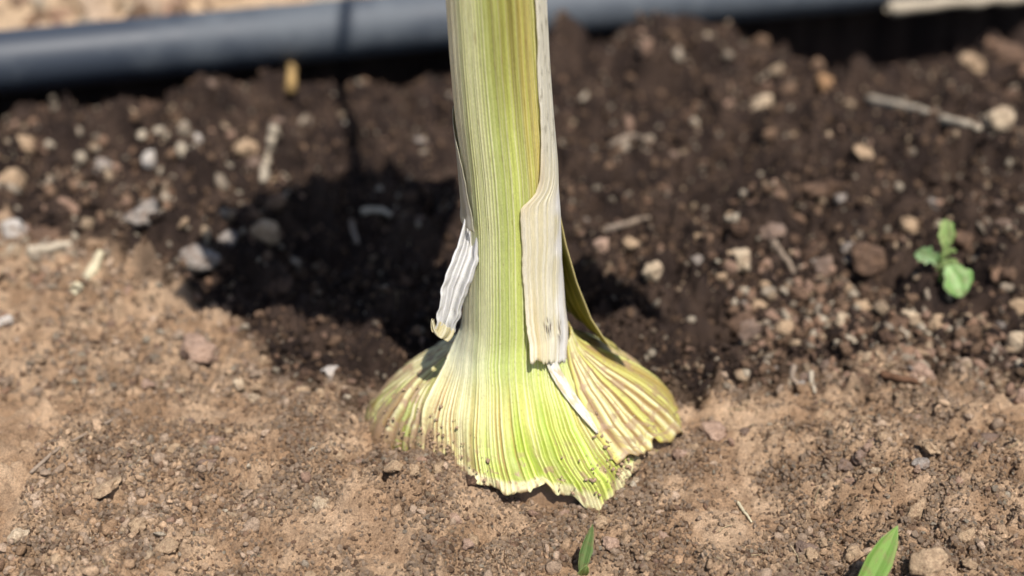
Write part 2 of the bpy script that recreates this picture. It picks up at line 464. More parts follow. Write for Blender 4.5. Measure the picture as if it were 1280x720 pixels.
crumb_mesh('soil_crumbs', 700, 2, 0.07, 0.27, 1.6, 25, (-18, -9, -9.5, -2), 0.10, patch=(-14, -6, 4, 3))
crumb_mesh('soil_crumbs', 800, 2, 0.11, 0.42, 1.7, 28, (-34, -11, 9, 32), 0.42, patch=(-22, 19, 8, 7))
crumb_mesh('soil_crumbs', 500, 2, 0.12, 0.45, 1.7, 29, (4, 36, 12, 44), 0.34, fall=0.8)
crumb_mesh('path_gravel', 500, 2, 0.35, 1.1, 1.5, 26, (-60, 0, 42, 75), 0.5, fall=0.0, beyond=True)

# straw and root fibres lying in the soil
def fibre_mesh(n, seed):
    rg, x, y = scatter(n, seed, (-20, 22, -12, 20))
    ln = rg.uniform(0.15, 0.7, n); wd = rg.uniform(0.008, 0.025, n); a = rg.uniform(0, np.pi, n); bend = rg.normal(0, 0.2, n)
    V = []; F = []; Cc = []
    for i in range(n):
        s = np.linspace(-0.5, 0.5, 5); dx = np.cos(a[i] + bend[i] * s * 3) * ln[i] * s; dy = np.sin(a[i] + bend[i] * s * 3) * ln[i] * s
        z0 = H(x[i] + dx, y[i] + dy) + 0.05
        z = 0.5 * z0 + 0.5 * np.linspace(z0[0], z0[-1], 5) + 0.02
        p = np.stack([x[i] + dx, y[i] + dy, z], 1); side = np.array([-math.sin(a[i]), math.cos(a[i]), 0])
        b = len(V) * 15
        ring = np.concatenate([p + side * wd[i], p - side * wd[i], p + np.array([0, 0, wd[i] * 1.2])])
        V.append(ring)
        for k in range(4):
            for q, r in ((0, 5), (5, 10), (10, 0)):
                F.append((b + q + k, b + q + k + 1, b + r + k + 1, b + r + k))
        c = (lin(222, 200, 160) if rg.random() < 0.6 else lin(150, 116, 84)) * 0.75
        Cc.append(np.repeat(c[None], 15, 0))
    o = link('straw_fibres', make_mesh('straw_fibres', np.concatenate(V), np.array(F), np.concatenate(Cc)), M_SOIL, soil)
    o['kind'] = 'stuff'
fibre_mesh(420, 31)

# clods: the larger loose lumps, one object each
CL = {k: [] for k in ('tan', 'cream', 'grey', 'pink', 'brown', 'dark', 'mauve')}
for k in CL:
    for j in range(4):
        v, f = lump(4, hash_seed := (sum(map(ord, k)) * 7 + j), 9, 0.34)
        me = make_mesh('clod', v, f); me.materials.append(M_STONE[k]); CL[k].append(me)
def clods(n, seed, box, smin, smax, dark_bias):
    rg, x, y = scatter(n, seed, box, 1.2)
    R = rand_rot(rg, n, 0.5); s = smin * (smax / smin) ** (rg.random(n) ** 1.6)
    d = dry_mask(x, y)
    for i in range(n):
        if d[i] > 0.5: kinds = ['tan', 'tan', 'tan', 'tan', 'tan', 'pink', 'pink', 'mauve', 'cream']
        else: kinds = ['dark'] * dark_bias + ['brown', 'brown', 'mauve', 'tan', 'tan', 'grey']
        me = CL[kinds[rg.integers(len(kinds))]][rg.integers(4)]
        o = bpy.data.objects.new('clod', me); COL.objects.link(o); o.parent = soil
        z = float(H(x[i], y[i])) + s[i] * 0.2
        sc3 = rg.uniform(0.8, 1.2, 3) * s[i] * [1, 1, 0.85]
        o.matrix_local = Matrix.Translation(Vector((x[i] * CM, y[i] * CM, z * CM))) @ Matrix(R[i].tolist()).to_4x4() @ Matrix.Diagonal((*sc3, 1))
clods(110, 41, (-17, 18, -10, 6), 0.22, 0.5, 2)
clods(90, 42, (8, 24, 3, 18), 0.3, 0.75, 1)
clods(95, 43, (-34, 34, 8, 44), 0.35, 0.95, 5)

# ---------------------------------------------------------------- irrigation pipe
def tube(path, rad, nseg=24, colors=None, cap=True):
    path = np.asarray(path, float); n = len(path); rad = np.broadcast_to(rad, n)
    tan = np.gradient(path, axis=0); tan /= np.linalg.norm(tan, axis=1)[:, None]
    up = np.array([0, 0, 1.0]); V = []
    for p, t, r in zip(path, tan, rad):
        s = np.cross(t, up); s = s / np.linalg.norm(s) if np.linalg.norm(s) > 1e-3 else np.array([1.0, 0, 0]); u = np.cross(s, t)
        a = np.linspace(0, 2 * np.pi, nseg, endpoint=False)
        V.append(p + r * (np.cos(a)[:, None] * s + np.sin(a)[:, None] * u))
    V = np.concatenate(V); F = []
    for i in range(n - 1):
        for k in range(nseg):
            F.append((i * nseg + k, i * nseg + (k + 1) % nseg, (i + 1) * nseg + (k + 1) % nseg, (i + 1) * nseg + k))
    if cap:
        for base, ring in ((path[0], 0), (path[-1], n - 1)):
            c = len(V); V = np.vstack([V, base])
            for k in range(nseg): F.append((ring * nseg + k, ring * nseg + (k + 1) % nseg, c, c))
    return V, np.array(F)

def tube_mesh(name, path, rad, nseg=24):
    V, F = tube(path, rad, nseg)
    tri = F[:, 2] == F[:, 3]
    F3 = np.concatenate([F[~tri][:, [0, 1, 2]], F[~tri][:, [0, 2, 3]], F[tri][:, :3]])
    return make_mesh(name, V, F3)

def pipe_material():
    m, N, L, b = principled('polyethylene', 0.6, 0.4)
    tc = N.new('ShaderNodeTexCoord')
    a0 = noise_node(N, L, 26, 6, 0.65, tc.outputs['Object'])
    # dusty mottling; shade on the left stretch is painted in as a darker tone
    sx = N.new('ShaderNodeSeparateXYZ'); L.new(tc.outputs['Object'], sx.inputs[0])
    left_shade = ramp(N, L, sx.outputs[0], -0.27, -0.16, -0.22, 0.12)
    a = N.new('ShaderNodeMath'); a.operation = 'ADD'; L.new(a0.outputs[0], a.inputs[0]); L.new(left_shade.outputs[0], a.inputs[1])
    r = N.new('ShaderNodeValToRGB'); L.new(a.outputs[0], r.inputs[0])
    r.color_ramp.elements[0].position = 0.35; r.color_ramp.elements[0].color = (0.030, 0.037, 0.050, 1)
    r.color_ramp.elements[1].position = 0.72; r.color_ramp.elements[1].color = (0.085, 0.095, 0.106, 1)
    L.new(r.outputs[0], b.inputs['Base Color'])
    rr = ramp(N, L, a.outputs[0], 0.35, 0.7, 0.5, 0.7); L.new(rr.outputs[0], b.inputs['Roughness'])
    return m
pp = []
for t in np.linspace(-60, 130, 60):
    q = P0 + PD * t
    pp.append((q[0], q[1], 2.1 + 0.12 * math.sin(t * 0.06)))
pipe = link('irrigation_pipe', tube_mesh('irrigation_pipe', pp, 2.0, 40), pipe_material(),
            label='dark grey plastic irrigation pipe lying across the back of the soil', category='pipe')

# ---------------------------------------------------------------- the onion plant
plant = bpy.data.objects.new('onion_plant', None); COL.objects.link(plant)
plant['label'] = 'large onion plant with ribbed green stem flaring into a bulb half buried in soil'
plant['category'] = 'plant'

FRONT = np.array([(26, 1.55), (17, 1.64), (13, 1.68), (9.3, 1.71), (7.2, 1.79), (5.5, 1.90), (4.6, 2.04), (3.8, 2.32), (3.0, 2.76), (2.25, 3.30), (1.6, 3.85), (1.05, 4.34), (0.55, 4.72), (-0.9, 5.2)])
SIDE = np.array([(26, 1.55), (17, 1.64), (13, 1.68), (9.3, 1.71), (7.2, 1.79), (5.5, 1.90), (4.5, 2.06), (3.6, 2.42), (3.0, 3.05), (2.45, 3.95), (1.85, 4.85), (1.1, 5.65), (0.25, 6.15), (-1.2, 6.4)])
KZ = np.array([26, 17, 13, 9.3, 7.2, 5.5, 4.6, 3.8, 3.0, 2.25, 1.6, 1.05, 0.55, -0.9])   # name of each knot

def catmull(K, p):
    p = np.clip(np.asarray(p, float), 0, len(K) - 1 - 1e-6); i = np.floor(p).astype(int); f = (p - i)[..., None]
    g = lambda k: K[np.clip(k, 0, len(K) - 1)]
    a, b, c, d = g(i - 1), g(i), g(i + 1), g(i + 2)
    return 0.5 * (2 * b + (c - a) * f + (2 * a - 5 * b + 4 * c - d) * f ** 2 + (3 * b - a - 3 * c + d) * f ** 3)

def axis_x(z): return np.interp(z, [-1, 0, 1.2, 2.3, 3.7, 4.8, 7.2, 9.3, 11.3, 13.1, 15.1, 17, 26], [0, -.05, -.12, -.25, -.4, -.44, -.5, -.55, -.66, -.82, -.97, -1.07, -1.6])

def body(a, p, off=0.0):
    """point of the plant's outer surface: a = angle from the front (radians, right positive), p = knot along the profile"""
    wgt = np.clip(1 - np.cos(a), 0, 1) ** 0.8
    f = catmull(FRONT, p); s = catmull(SIDE, p)
    e = 0.02
    f2 = catmull(FRONT, p + e); s2 = catmull(SIDE, p + e)
    p = np.asarray(p)
    lobe = np.interp(np.degrees(a), [-180, -130, -95, -75, -58, -40, -22, -8, 8, 20, 28, 36, 46, 60, 80, 98, 130, 180], [.8, .88, 1.05, .99, .88, .84, .93, .98, .99, 1.03, 1.09, 1.05, .98, .95, 1, 1, .86, .8])
    g = 1 + (lobe - 1) * smooth(7.5, 12, p)
    gg = np.stack([1 + 0 * g, g], -1); f = f * gg; s = s * gg; f2 = f2 * gg; s2 = s2 * gg
    q = f * (1 - wgt[..., None]) + s * wgt[..., None]; q2 = f2 * (1 - wgt[..., None]) + s2 * wgt[..., None]
    dz = q2[..., 0] - q[..., 0]; dr = q2[..., 1] - q[..., 1]; ln = np.sqrt(dz * dz + dr * dr) + 1e-9
    nz, nr = dr / ln, -dz / ln
    r = q[..., 1] + nr * off; z = q[..., 0] + nz * off
    return np.stack([axis_x(z) + r * np.sin(a), -r * np.cos(a), z], -1)

def knot_of(z): return np.interp(-z, -KZ, np.arange(len(KZ)))

def sheet(name, A, P, off, color, mat, parent=plant, thick=0.0, u=None, v=None, pts=None, label=None):
    """A, P, off, colour given on an (nv, nu) grid"""
    nv, nu = (P.shape if pts is None else pts.shape[:2])
    V = body(A, P, off) if pts is None else pts
    U = np.linspace(0, 1, nu)[None, :].repeat(nv, 0) if u is None else u
    Vv = np.linspace(0, 1, nv)[:, None].repeat(nu, 1) if v is None else v
    uv = np.stack([U, Vv], -1).reshape(-1, 2)
    F = grid_faces(nu, nv); C = color.reshape(-1, 3); X = V.reshape(-1, 3)
    if thick > 0:
        du = np.gradient(V, axis=1); dv = np.gradient(V, axis=0); n = np.cross(dv, du); n /= np.linalg.norm(n, axis=-1)[..., None] + 1e-9
        B = (V - n * thick).reshape(-1, 3); m = len(X)
        edge = np.concatenate([np.arange(nu), np.arange(1, nv) * nu + nu - 1, (nv - 1) * nu + np.arange(nu - 2, -1, -1), np.arange(nv - 2, 0, -1) * nu])
        e2 = np.roll(edge, -1)
        rim = np.stack([edge, edge + m, e2 + m, e2], 1)
        F = np.concatenate([F, F[:, ::-1] + m, rim]); X = np.concatenate([X, B]); C = np.concatenate([C, C]); uv = np.concatenate([uv, uv])
    o = link(name, make_mesh(name, X, F, C, uv), mat, parent)
    if label: o['label'] = label
    return o

def uvgrid(nu, nv, pw=1.0):
    return np.meshgrid(np.linspace(0, 1, nu), np.linspace(0, 1, nv) ** pw)

D = math.radians
LIME = lin(188, 201, 86); PALE = lin(229, 228, 182); GREEN = lin(160, 178, 78); CREAM = lin(238, 228, 196); GREYW = lin(205, 203, 184)
OLIVE = lin(120, 112, 44); YEL = lin(214, 184, 70); RUST = lin(176, 120, 66); BRN = lin(120, 80, 52); DIRT = lin(170, 138, 108)
KA = 0.80

# inner stem and bulb
U, V = uvgrid(150, 120)
A = (U * 2 - 1) * np.pi; P = V * 13
rb = n1(U * 70) * 0.5 + n1(U * 31 + 40) * 0.5
zc = KZ[0] - 0 * V
col = mixc(lin(168, 168, 84), lin(206, 200, 130), smooth(-0.5, 0.5, rb)); col = mixc(col, lin(150, 128, 60), smooth(0.1, 0.6, fbm2(U * 20, V * 6, 3)))
col = mixc(col, DIRT * 0.8, smooth(-0.3, 0.2, fbm2(U * 30, V * 20, 4) + smooth(10, 12, P) - 0.5))
sheet('bulb', A, P, -0.16 - 0.35 * smooth(10.5, 12, P) * smooth(1.4, 0.9, np.abs(A)) + 0.03 * rb * smooth(6, 9, P), col * KA, M_LEAF)

# front sheath: the face of the stem, fanning out into the torn front lip
nu, nv = 350, 250
U, V = uvgrid(nu, nv)
P = 13.0 * V ** 0.9
lip_a = np.array([-90, -60, -45, -37, -34, -26, -20, -8, 3, 10, 14, 20, 26, 32, 38, 44, 50, 58, 80]); 
lip_p = np.array([12.4, 12.3, 12.2, 11.8, 11.8, 11.75, 12.0, 12.1, 12.05, 11.75, 12.2, 12.1, 12.5, 12.85, 12.8, 12.4, 12.2, 12.0, 12.0])
aL = np.interp(P, [0, 3, 5.5, 7, 8, 9.5, 11, 12, 13], [-100, -98, -95, -88, -76, -66, -60, -57, -55])
aR = np.interp(P, [0, 3, 5.5, 7, 8, 9.5, 11, 12, 13], [92, 90, 84, 74, 64, 56, 54, 56, 58])
Adeg = aL + (aR - aL) * U
pend = np.interp(Adeg[-1], lip_a, lip_p) + 0.03 * n1(U[-1] * 26) + 0.03 * n1(U[-1] * 80) + 0.14 * n1(U[-1] * 9 + 2)
P = P * (pend / 13.0)[None, :] * (smooth(0, 1, V) * 0 + 1)
A = np.radians(Adeg)
rib = 0.62 * np.cos(2 * np.pi * (U * 50 + 0.9 * n1(U * 13 + 8))) * (0.65 + 0.35 * n1(U * 29 + 2)) + 0.4 * n1(U * 92 + 50)
fold = n1(U * 23 + 11)
low = smooth(6.5, 10.5, P)
low = low * (1 - 0.8 * smooth(0.93, 1.0, V))
off = rib * (0.020 + 0.045 * low) + fold * (0.012 + 0.035 * low) + 0.05 * low * n2(U * 11 + 4, V * 5) + 0.03 * n2(U * 8, V * 10)
lipw = smooth(0.965, 1.0, V)
off = off + 0.16 * smooth(0.10, 0.0, U) * smooth(5.5, 7.5, P) * smooth(12, 9, P)
off = off + 0.12 * lipw * (0.6 + n1(U * 14 + 7)) - 0.06
vein = smooth(-0.1, 0.55, rib)
C = mixc(mixc(GREEN, LIME, 0.35 + 0.65 * smooth(-0.4, 0.4, fold)), PALE, 0.18 + vein * 0.52)
left = smooth(0.42, 0.14, U + 0.04 * n2(U * 5, V * 6)) * smooth(12.4, 8.5, P)
C = mixc(C, mixc(GREYW, CREAM, vein), left * 0.8)
midw = np.exp(-((U - 0.36 - 0.03 * np.sin(V * 9)) / 0.05) ** 2); C = mixc(C, PALE, midw * 0.55)
yel = np.exp(-((U - 0.70 - 0.05 * smooth(0, 3, P)) / 0.10) ** 2) * smooth(4.6, 2.6, P)
C = mixc(C, lin(212, 168, 72), yel * (0.42 + 0.2 * n1(U * 40)))
top_ol = np.exp(-((U - 0.60) / 0.16) ** 2) * smooth(2.6, 0.8, P + 0.4 * n1(U * 40))
C = mixc(C, OLIVE, top_ol * (0.7 + 0.3 * n1(U * 70 + 9)))
streak = smooth(0.35, 0.7, n1(U * 130 + 31)) * smooth(0.45, 0.6, U) * smooth(0.85, 0.75, U) * smooth(4.5, 1.5, P)
C = mixc(C, lin(106, 86, 40), streak * 0.4)
lowg = smooth(7.6, 10.6, P + 1.2 * n1(U * 15 + 3)) * smooth(0.22, 0.42, U)
straw_w = smooth(6.4, 8.6, P) * (0.55 - 0.45 * lowg)
C = mixc(C, mixc(lin(206, 190, 104), lin(232, 222, 164), vein), straw_w)
C = mixc(C, mixc(lin(152, 178, 34), lin(208, 216, 104), vein), lowg * 0.88)
valley = smooth(-0.15, -0.6, rib) * smooth(6.8, 9.2, P) * smooth(12.2, 10.6, P - 0.8 * smooth(0.5, 0.2, U)) * (0.45 + 0.55 * n1(U * 19 + 5))
C = mixc(C, lin(168, 122, 66), np.clip(valley, 0, 1) * 0.8)
rust = smooth(0.15, 0.6, n1(U * 56 + 77)) * smooth(7, 9.5, P) * smooth(12.8, 10.5, P) * (smooth(0.42, 0.22, U) + 0.45 * smooth(0.6, 0.9, U))
C = mixc(C, RUST, np.clip(rust, 0, 1) * smooth(0.2, -0.5, rib) * 0.8)
cl = smooth(9, 11, P) * smooth(0.30, 0.12, U); C = mixc(C, lin(214, 196, 140), cl * 0.6)
tipc = smooth(0.945, 0.975, V + 0.008 * n1(U * 60)); C = mixc(C, lin(236, 226, 176), tipc * 0.85)
edge_br = smooth(0.988, 0.998, V) * smooth(0.0, 0.5, n1(U * 80 + 5)); C = mixc(C, BRN, edge_br * 0.8)
dirt = smooth(0.15, 0.45, fbm2(U * 26, V * 22, 4) + 0.75 * smooth(0.34, 0.0, U) * smooth(8.6, 11.4, P) + 0.5 * smooth(0.78, 1.0, U) * smooth(9.5, 12, P) - 0.16) * smooth(8.5, 11.5, P)
C = mixc(C, DIRT, dirt * 0.8)
groove = smooth(0.35, -0.35, rib + 0.5 * fold) * smooth(8.8, 11.6, P + 0.9 * fbm2(U * 9, V * 4, 3)) * (0.35 + 0.65 * np.abs(U - 0.52) * 2)
C = mixc(C, DIRT * 0.7, np.clip(groove, 0, 1) * 0.75)
spk = smooth(0.62, 0.75, n2(U * 120, V * 160)) ; C = mixc(C, BRN, spk * 0.5)
sheet('front_sheath', A, P, off, C * 0.92, M_LEAF, thick=0.05, label='ribbed yellow green sheath fanning out into a torn pale lip')

# left outer sheath
nu, nv = 150, 120
U, V = uvgrid(nu, nv)
Adeg = np.interp(V, [0, .25, .6, 1], [-150, -150, -152, -155]) * (1 - U) + np.interp(V, [0, .15, .35, .6, 1], [-86, -80, -66, -52, -44]) * U
P = 6.1 + V * (6.6 + 0.25 * n1(U * 11 + 5))
rib = 0.6 * np.cos(2 * np.pi * (U * 24 + 0.9 * n1(U * 9))) * (0.6 + 0.4 * n1(U * 17)) + 0.4 * n1(U * 66 + 50)
off = -0.10 - 0.22 * smooth(0.6, 1.0, U) * smooth(0.5, 0.1, V) + 0.075 * rib * smooth(0.05, 0.4, V) + 0.12 * n1(U * 9 + V * 0.7 + 4) * V
C = mixc(lin(206, 190, 132), lin(228, 216, 170), smooth(-0.3, 0.5, rib))
C = mixc(C, lin(164, 186, 70), smooth(-0.1, 0.45, fbm2(U * 13 + 3, V * 1.6, 3)) * smooth(0.25, 0.6, V) * 0.6)
C = mixc(C, lin(186, 190, 56), smooth(0.62, 0.9, U) * smooth(0.5, 0.2, V) * 0.8)
C = mixc(C, lin(150, 112, 76), smooth(0.0, 0.5, n1(U * 44 + 20)) * smooth(-0.2, 0.4, fbm2(U * 9, V * 1.6 + 9, 3)) * 0.7)
C = mixc(C, lin(140, 104, 66), smooth(-0.15, -0.55, rib) * smooth(0.1, 0.35, V) * 0.65)
C = mixc(C, DIRT, smooth(0.1, 0.5, fbm2(U * 14, V * 12, 4) + 0.75 * smooth(0.45, 0.95, V)) * 0.85)
sheet('side_sheath', A := np.radians(Adeg), P, off, C * KA, M_LEAF, thick=0.04, label='outer sheath on the left shoulder of the bulb, dusted with soil')

# right outer sheath with brown veins and a wavy torn rim
U, V = uvgrid(170, 100)
Adeg = np.interp(V, [0, .15, .4, .7, 1], [66, 58, 47, 42, 43]) * (1 - U) + np.interp(V, [0, .3, 1], [140, 150, 152]) * U
endp = np.interp(Adeg[-1], [40, 50, 58, 66, 75, 90, 110, 150], [11.4, 11.35, 11.9, 11.5, 12.0, 12.3, 12.7, 12.8])
P = 6.2 + V * (endp[None, :] - 6.2 + 0.14 * n1(U * 34 + 5))
rib = 0.55 * np.cos(2 * np.pi * (U * 27 + 0.9 * n1(U * 9 + 6))) * (0.6 + 0.4 * n1(U * 17)) + 0.4 * n1(U * 70 + 5)
wav = n1(U * 15 + 2 + 0.8 * V)
off = 0.05 + 0.05 * rib + (0.06 + 0.12 * V) * wav * smooth(0.0, 0.4, V) + 0.10 * smooth(0.9, 1, V)
C = mixc(lin(214, 200, 120), lin(234, 226, 174), smooth(-0.3, 0.5, rib))
C = mixc(C, lin(206, 204, 78), smooth(-0.1, 0.4, n1(U * 12 + 8)) * 0.6)
C = mixc(C, lin(132, 88, 50), smooth(-0.1, -0.5, rib) * smooth(0.02, 0.2, V) * smooth(1.05, 0.7, V + 0.2 * n1(U * 9)) * 0.85 * smooth(0.8, 0.4, U))
C = mixc(C, lin(150, 110, 66), smooth(0.15, 0.5, n1(U * 55 + 15)) * 0.6)
C = mixc(C, DIRT, smooth(0.2, 0.55, fbm2(U * 14 + 7, V * 12, 4) + 0.35 * smooth(0.6, 1, V)) * 0.7)
C = mixc(C, BRN, smooth(0.975, 0.995, V) * 0.6)
sheet('side_sheath', np.radians(Adeg), P, off, C * KA, M_LEAF, thick=0.05, label='wavy brown veined outer sheath on the right shoulder of the bulb')

# olive leaf base standing off behind the right side of the stem
U, V = uvgrid(70, 90)
z = 9.2 - V * 6.5
r = np.interp(V, [0, .2, .45, .7, .9, 1], [1.72, 1.95, 2.35, 2.9, 3.6, 4.3])
Ang = np.radians(94 + U * 62)
r2 = r * (1 - 0.10 * np.sin(np.pi * U)) + 0.06 * np.cos(U * 26)
X = np.stack([axis_x(z) + r2 * np.sin(Ang), -r2 * np.cos(Ang) + 0.2 * V, z + 0.3 * U * V], -1)
C = mixc(lin(126, 122, 46), lin(176, 166, 84), smooth(-0.3, 0.4, n1(U * 22)))
C = mixc(C, lin(206, 190, 132), smooth(0.06, 0.0, U) * 0.9); C = mixc(C, lin(206, 186, 110), np.exp(-((U - 0.2) / 0.03) ** 2) * 0.8)
sheet('rear_sheath', None, U, None, C * 0.7, M_LEAF, thick=0.05, pts=X, label='olive leaf base curving down behind the right of the stem')

# papery sheath on the right of the stem, ending in the loose cut flap
nu, nv = 80, 170
U, V = uvgrid(nu, nv)
z = 26 - V * (26 - 4.0)
z = z + (V > 0.9) * 0.0
aL = np.interp(-z, [-26, -17, -13, -11.3, -10.85, -10.45, -9, -6, -3], [52, 52, 47, 39, 33, 13, 12, 13, 14])
aR = np.interp(-z, [-26, -12, -9, -6, -3], [150, 128, 108, 84, 66])
ragL = 1.3 * n1(z * 0.9) * smooth(11, 9, z) + 0.5 * n1(z * 5)
Adeg = (aL + ragL) * (1 - U) + aR * U
P = knot_of(z + (0.10 * n1(U * 7 + 3) + 0.07 * n1(U * 40) + 0.42 * (1 - U) - 0.30 * U) * smooth(0.75, 1, V))
rib = 0.6 * n1(U * 26 + 3) + 0.4 * n1(U * 60 + 50)
lift = smooth(7, 3, z)
off = 0.06 + 0.016 * rib + lift * (0.34 - 0.26 * U) + 0.05 * n2(U * 3, z * 0.6) * smooth(11, 8, z)
off = off + 0.03 * smooth(0.12, 0, U) * n1(z * 1.1)
# below the neck the flap hangs straight instead of following the flare
Pq = np.minimum(P, 5.6); base = body(np.radians(Adeg), Pq, off)
drop = np.where(P > 5.6, catmull(FRONT, 5.6 + 0 * P)[..., 0] - np.interp(P, np.arange(len(KZ)), KZ), 0)
base[..., 2] -= np.maximum(drop, 0); base[..., 1] -= 0.28 * np.maximum(drop, 0); base[..., 0] += 0.02 * np.maximum(drop, 0)
C = mixc(lin(232, 222, 184), lin(241, 234, 208), smooth(-0.3, 0.4, rib))
C = mixc(C, lin(246, 242, 232), smooth(0.45, 0.7, U + 0.1 * n1(z * 1.3)) * smooth(11.5, 10, z))
C = mixc(C, lin(222, 218, 200), smooth(10, 13, z) * 0.7); C = mixc(C, lin(120, 108, 80), smooth(0.3, 0.6, n2(U * 26, z * 2.2)) * smooth(11, 13, z) * 0.6)
C = mixc(C, lin(206, 178, 110), smooth(0.35, 0.6, n1(U * 30 + 9)) * smooth(8, 5, z) * 0.45)
C = mixc(C, lin(208, 170, 90), smooth(0.16, 0.02, U) * smooth(9.6, 10.6, z) * smooth(13.5, 11, z) * 0.25)
spot = np.exp(-((U - 0.36) / 0.06) ** 2 - ((z - 5.35) / 0.28) ** 2) + np.exp(-((U - 0.62) / 0.05) ** 2 - ((z - 5.1) / 0.38) ** 2)
spot = spot * smooth(-0.05, 0.25, n2(U * 40, z * 3.0)); C = mixc(C, lin(70, 42, 34), np.clip(spot * 2.4, 0, 0.92))
sheet('papery_flap', None, P, None, C * 0.96, M_PAPER, thick=0.02, pts=base, label='cream papery sheath on the right of the stem ending in a loose square flap')

# white strip under the flap
U, V = uvgrid(24, 60)
Adeg = (30 + 12 * V) + U * np.interp(V, [0, .3, .8, 1], [13, 11, 6, 1.5])
P = knot_of(4.3 - V * 2.6); off = 0.10 + 0.05 * np.sin(U * 3.1) + 0.02 * n1(U * 9)
C = mixc(lin(232, 226, 206), lin(248, 246, 240), smooth(-0.3, 0.4, n1(U * 14))); C = mixc(C, lin(206, 180, 120), 0.6 * smooth(0.0, 0.5, fbm2(U * 3, V * 6, 3)))
sheet('papery_strip', np.radians(Adeg), P, off, C * 0.95, M_PAPER, thick=0.02)

# thin dry sheath on the left edge of the stem, and the piece of it that has peeled and curled away
U, V = uvgrid(40, 120)
z = 13.2 - V * 4.0
Adeg = -140 * (1 - U) + U * (np.interp(-z, [-13.2, -12.5, -11.5, -10, -9.2], [-100, -78, -62, -50, -44]) + 1.5 * n1(z * 3))
off = 0.05 + 0.012 * n1(U * 20) + 0.04 * smooth(0.85, 1, V)
C = mixc(lin(196, 192, 168), lin(222, 218, 200), smooth(-0.3, 0.4, n1(U * 22 + 4)))
sheet('papery_edge', np.radians(Adeg), knot_of(z), off, C * 0.8, M_PAPER, thick=0.02)

U, V = uvgrid(36, 130)
zc = 9.35 - 4.0 * V; 
xc = np.interp(V, [0, .3, .6, .85, 1], [-1.88, -2.10, -2.55, -2.78, -2.95]); yc = np.interp(V, [0, .5, 1], [-0.75, -1.3, -1.55])
wd = np.interp(V, [0, .2, .5, .8, 1], [0.62, 0.78, 0.95, 0.85, 0.7]) * (1 + 0.10 * n1(V * 13))
tw = np.radians(np.interp(V, [0, .5, 1], [28, 8, -18]))
s = (U - 0.5) * wd
fold = 0.09 * np.sin(U * 16 + 2 * V) + 0.12 * np.cos(U * 6.3)
X = np.stack([xc + s * np.cos(tw) - 0.3 * fold * np.sin(tw), yc - fold * np.cos(tw) - s * np.sin(tw), zc + 0.10 * n1(U * 12) * smooth(0.8, 1, V) - 0.25 * s], -1)
C = mixc(lin(206, 204, 198), lin(248, 246, 240), smooth(-0.2, 0.5, n1(U * 18 + 3)))
sheet('curled_flap', None, U, None, C * 0.97, M_PAPER, thick=0.02, pts=X, label='white dry strip of sheath peeling and curling off the left of the stem')
U, V = uvgrid(24, 40)
ang = np.interp(V, [0, 1], [0, 2.4])
xc = -2.86 - 0.50 * np.sin(ang * 0.75) * V ** 0.6; zc = 5.55 - 0.42 * np.sin(ang) + 0.75 * np.maximum(0, V - 0.4) * 1.2
s = (U - 0.5) * np.interp(V, [0, .5, 1], [0.75, 0.62, 0.12])
X = np.stack([xc + s * 0.75, -1.6 - 0.25 * np.sin(V * 3) + 0.1 * np.sin(U * 9), zc - s * 0.55 + 0.05 * n1(U * 9)], -1)
C = mixc(lin(214, 200, 150), lin(236, 226, 188), smooth(-0.3, 0.4, n1(U * 12)))
sheet('curled_tip', None, U, None, C * 0.8, M_PAPER, thick=0.02, pts=X)

# upper leaves, above the picture: they shade the soil behind
def strap_leaf(az, z0, rise, length, width, droop, twist, seed):
    nu, nv = 17, 60
    U, V = uvgrid(nu, nv); t = V[:, 0]
    ang = np.radians(rise) - np.radians(droop) * t ** 1.3
    ds = length / (nv - 1)
    rr = 1.1 + np.concatenate([[0], np.cumsum(np.cos(ang[:-1]) * ds)]); zz = z0 + np.concatenate([[0], np.cumsum(np.sin(ang[:-1]) * ds)])
    a = np.radians(az) + np.radians(twist) * t ** 1.5
    wv = width * np.interp(t, [0, .08, .35, .75, .93, 1], [0.75, 0.9, 1.0, 0.8, 0.4, 0.03])
    s = (U - 0.5) * wv[:, None]
    keel = -0.28 * np.abs(U - 0.5) * wv[:, None] * -1
    X = np.stack([axis_x(np.full(nv, z0))[:, None] + rr[:, None] * np.sin(a)[:, None] + s * np.cos(a)[:, None] - keel * np.sin(ang)[:, None] * np.sin(a)[:, None],
                  -rr[:, None] * np.cos(a)[:, None] + s * np.sin(a)[:, None] + keel * np.sin(ang)[:, None] * np.cos(a)[:, None],
                  zz[:, None] + keel * np.cos(ang)[:, None] + 0.15 * n2(U * 3 + seed, V * 9)], -1)
    C = mixc(lin(92, 124, 62), lin(120, 150, 84), smooth(-0.4, 0.4, n1(U * 18 + seed)))
    sheet('leaf', None, U, None, C * 0.7, M_BLADE, thick=0.06, pts=X)
for i, L_ in enumerate([(-70, 20, 62, 11, 4.8, 60, 0), (-95, 21, 62, 10, 5.6, 60, 0), (-120, 21.5, 66, 11.5, 5.6, 60, 0), (150, 23, 68, 11, 5.0, 60, 0), (-172, 22.5, 70, 11, 5.0, 60, 0), (-150, 22, 66, 11, 5.6, 60, 0), (175, 23, 68, 11.5, 5.2, 60, 0),
                        (64, 21.5, 58, 19, 4.4, 60, 0), (-135, 23.5, 70, 10.5, 5.4, 60, 0), (100, 25, 85, 86, 5.6, 8, 0), (160, 25.5, 84, 9, 3.0, 20, 0)]):
    strap_leaf(*L_, i * 3.7)

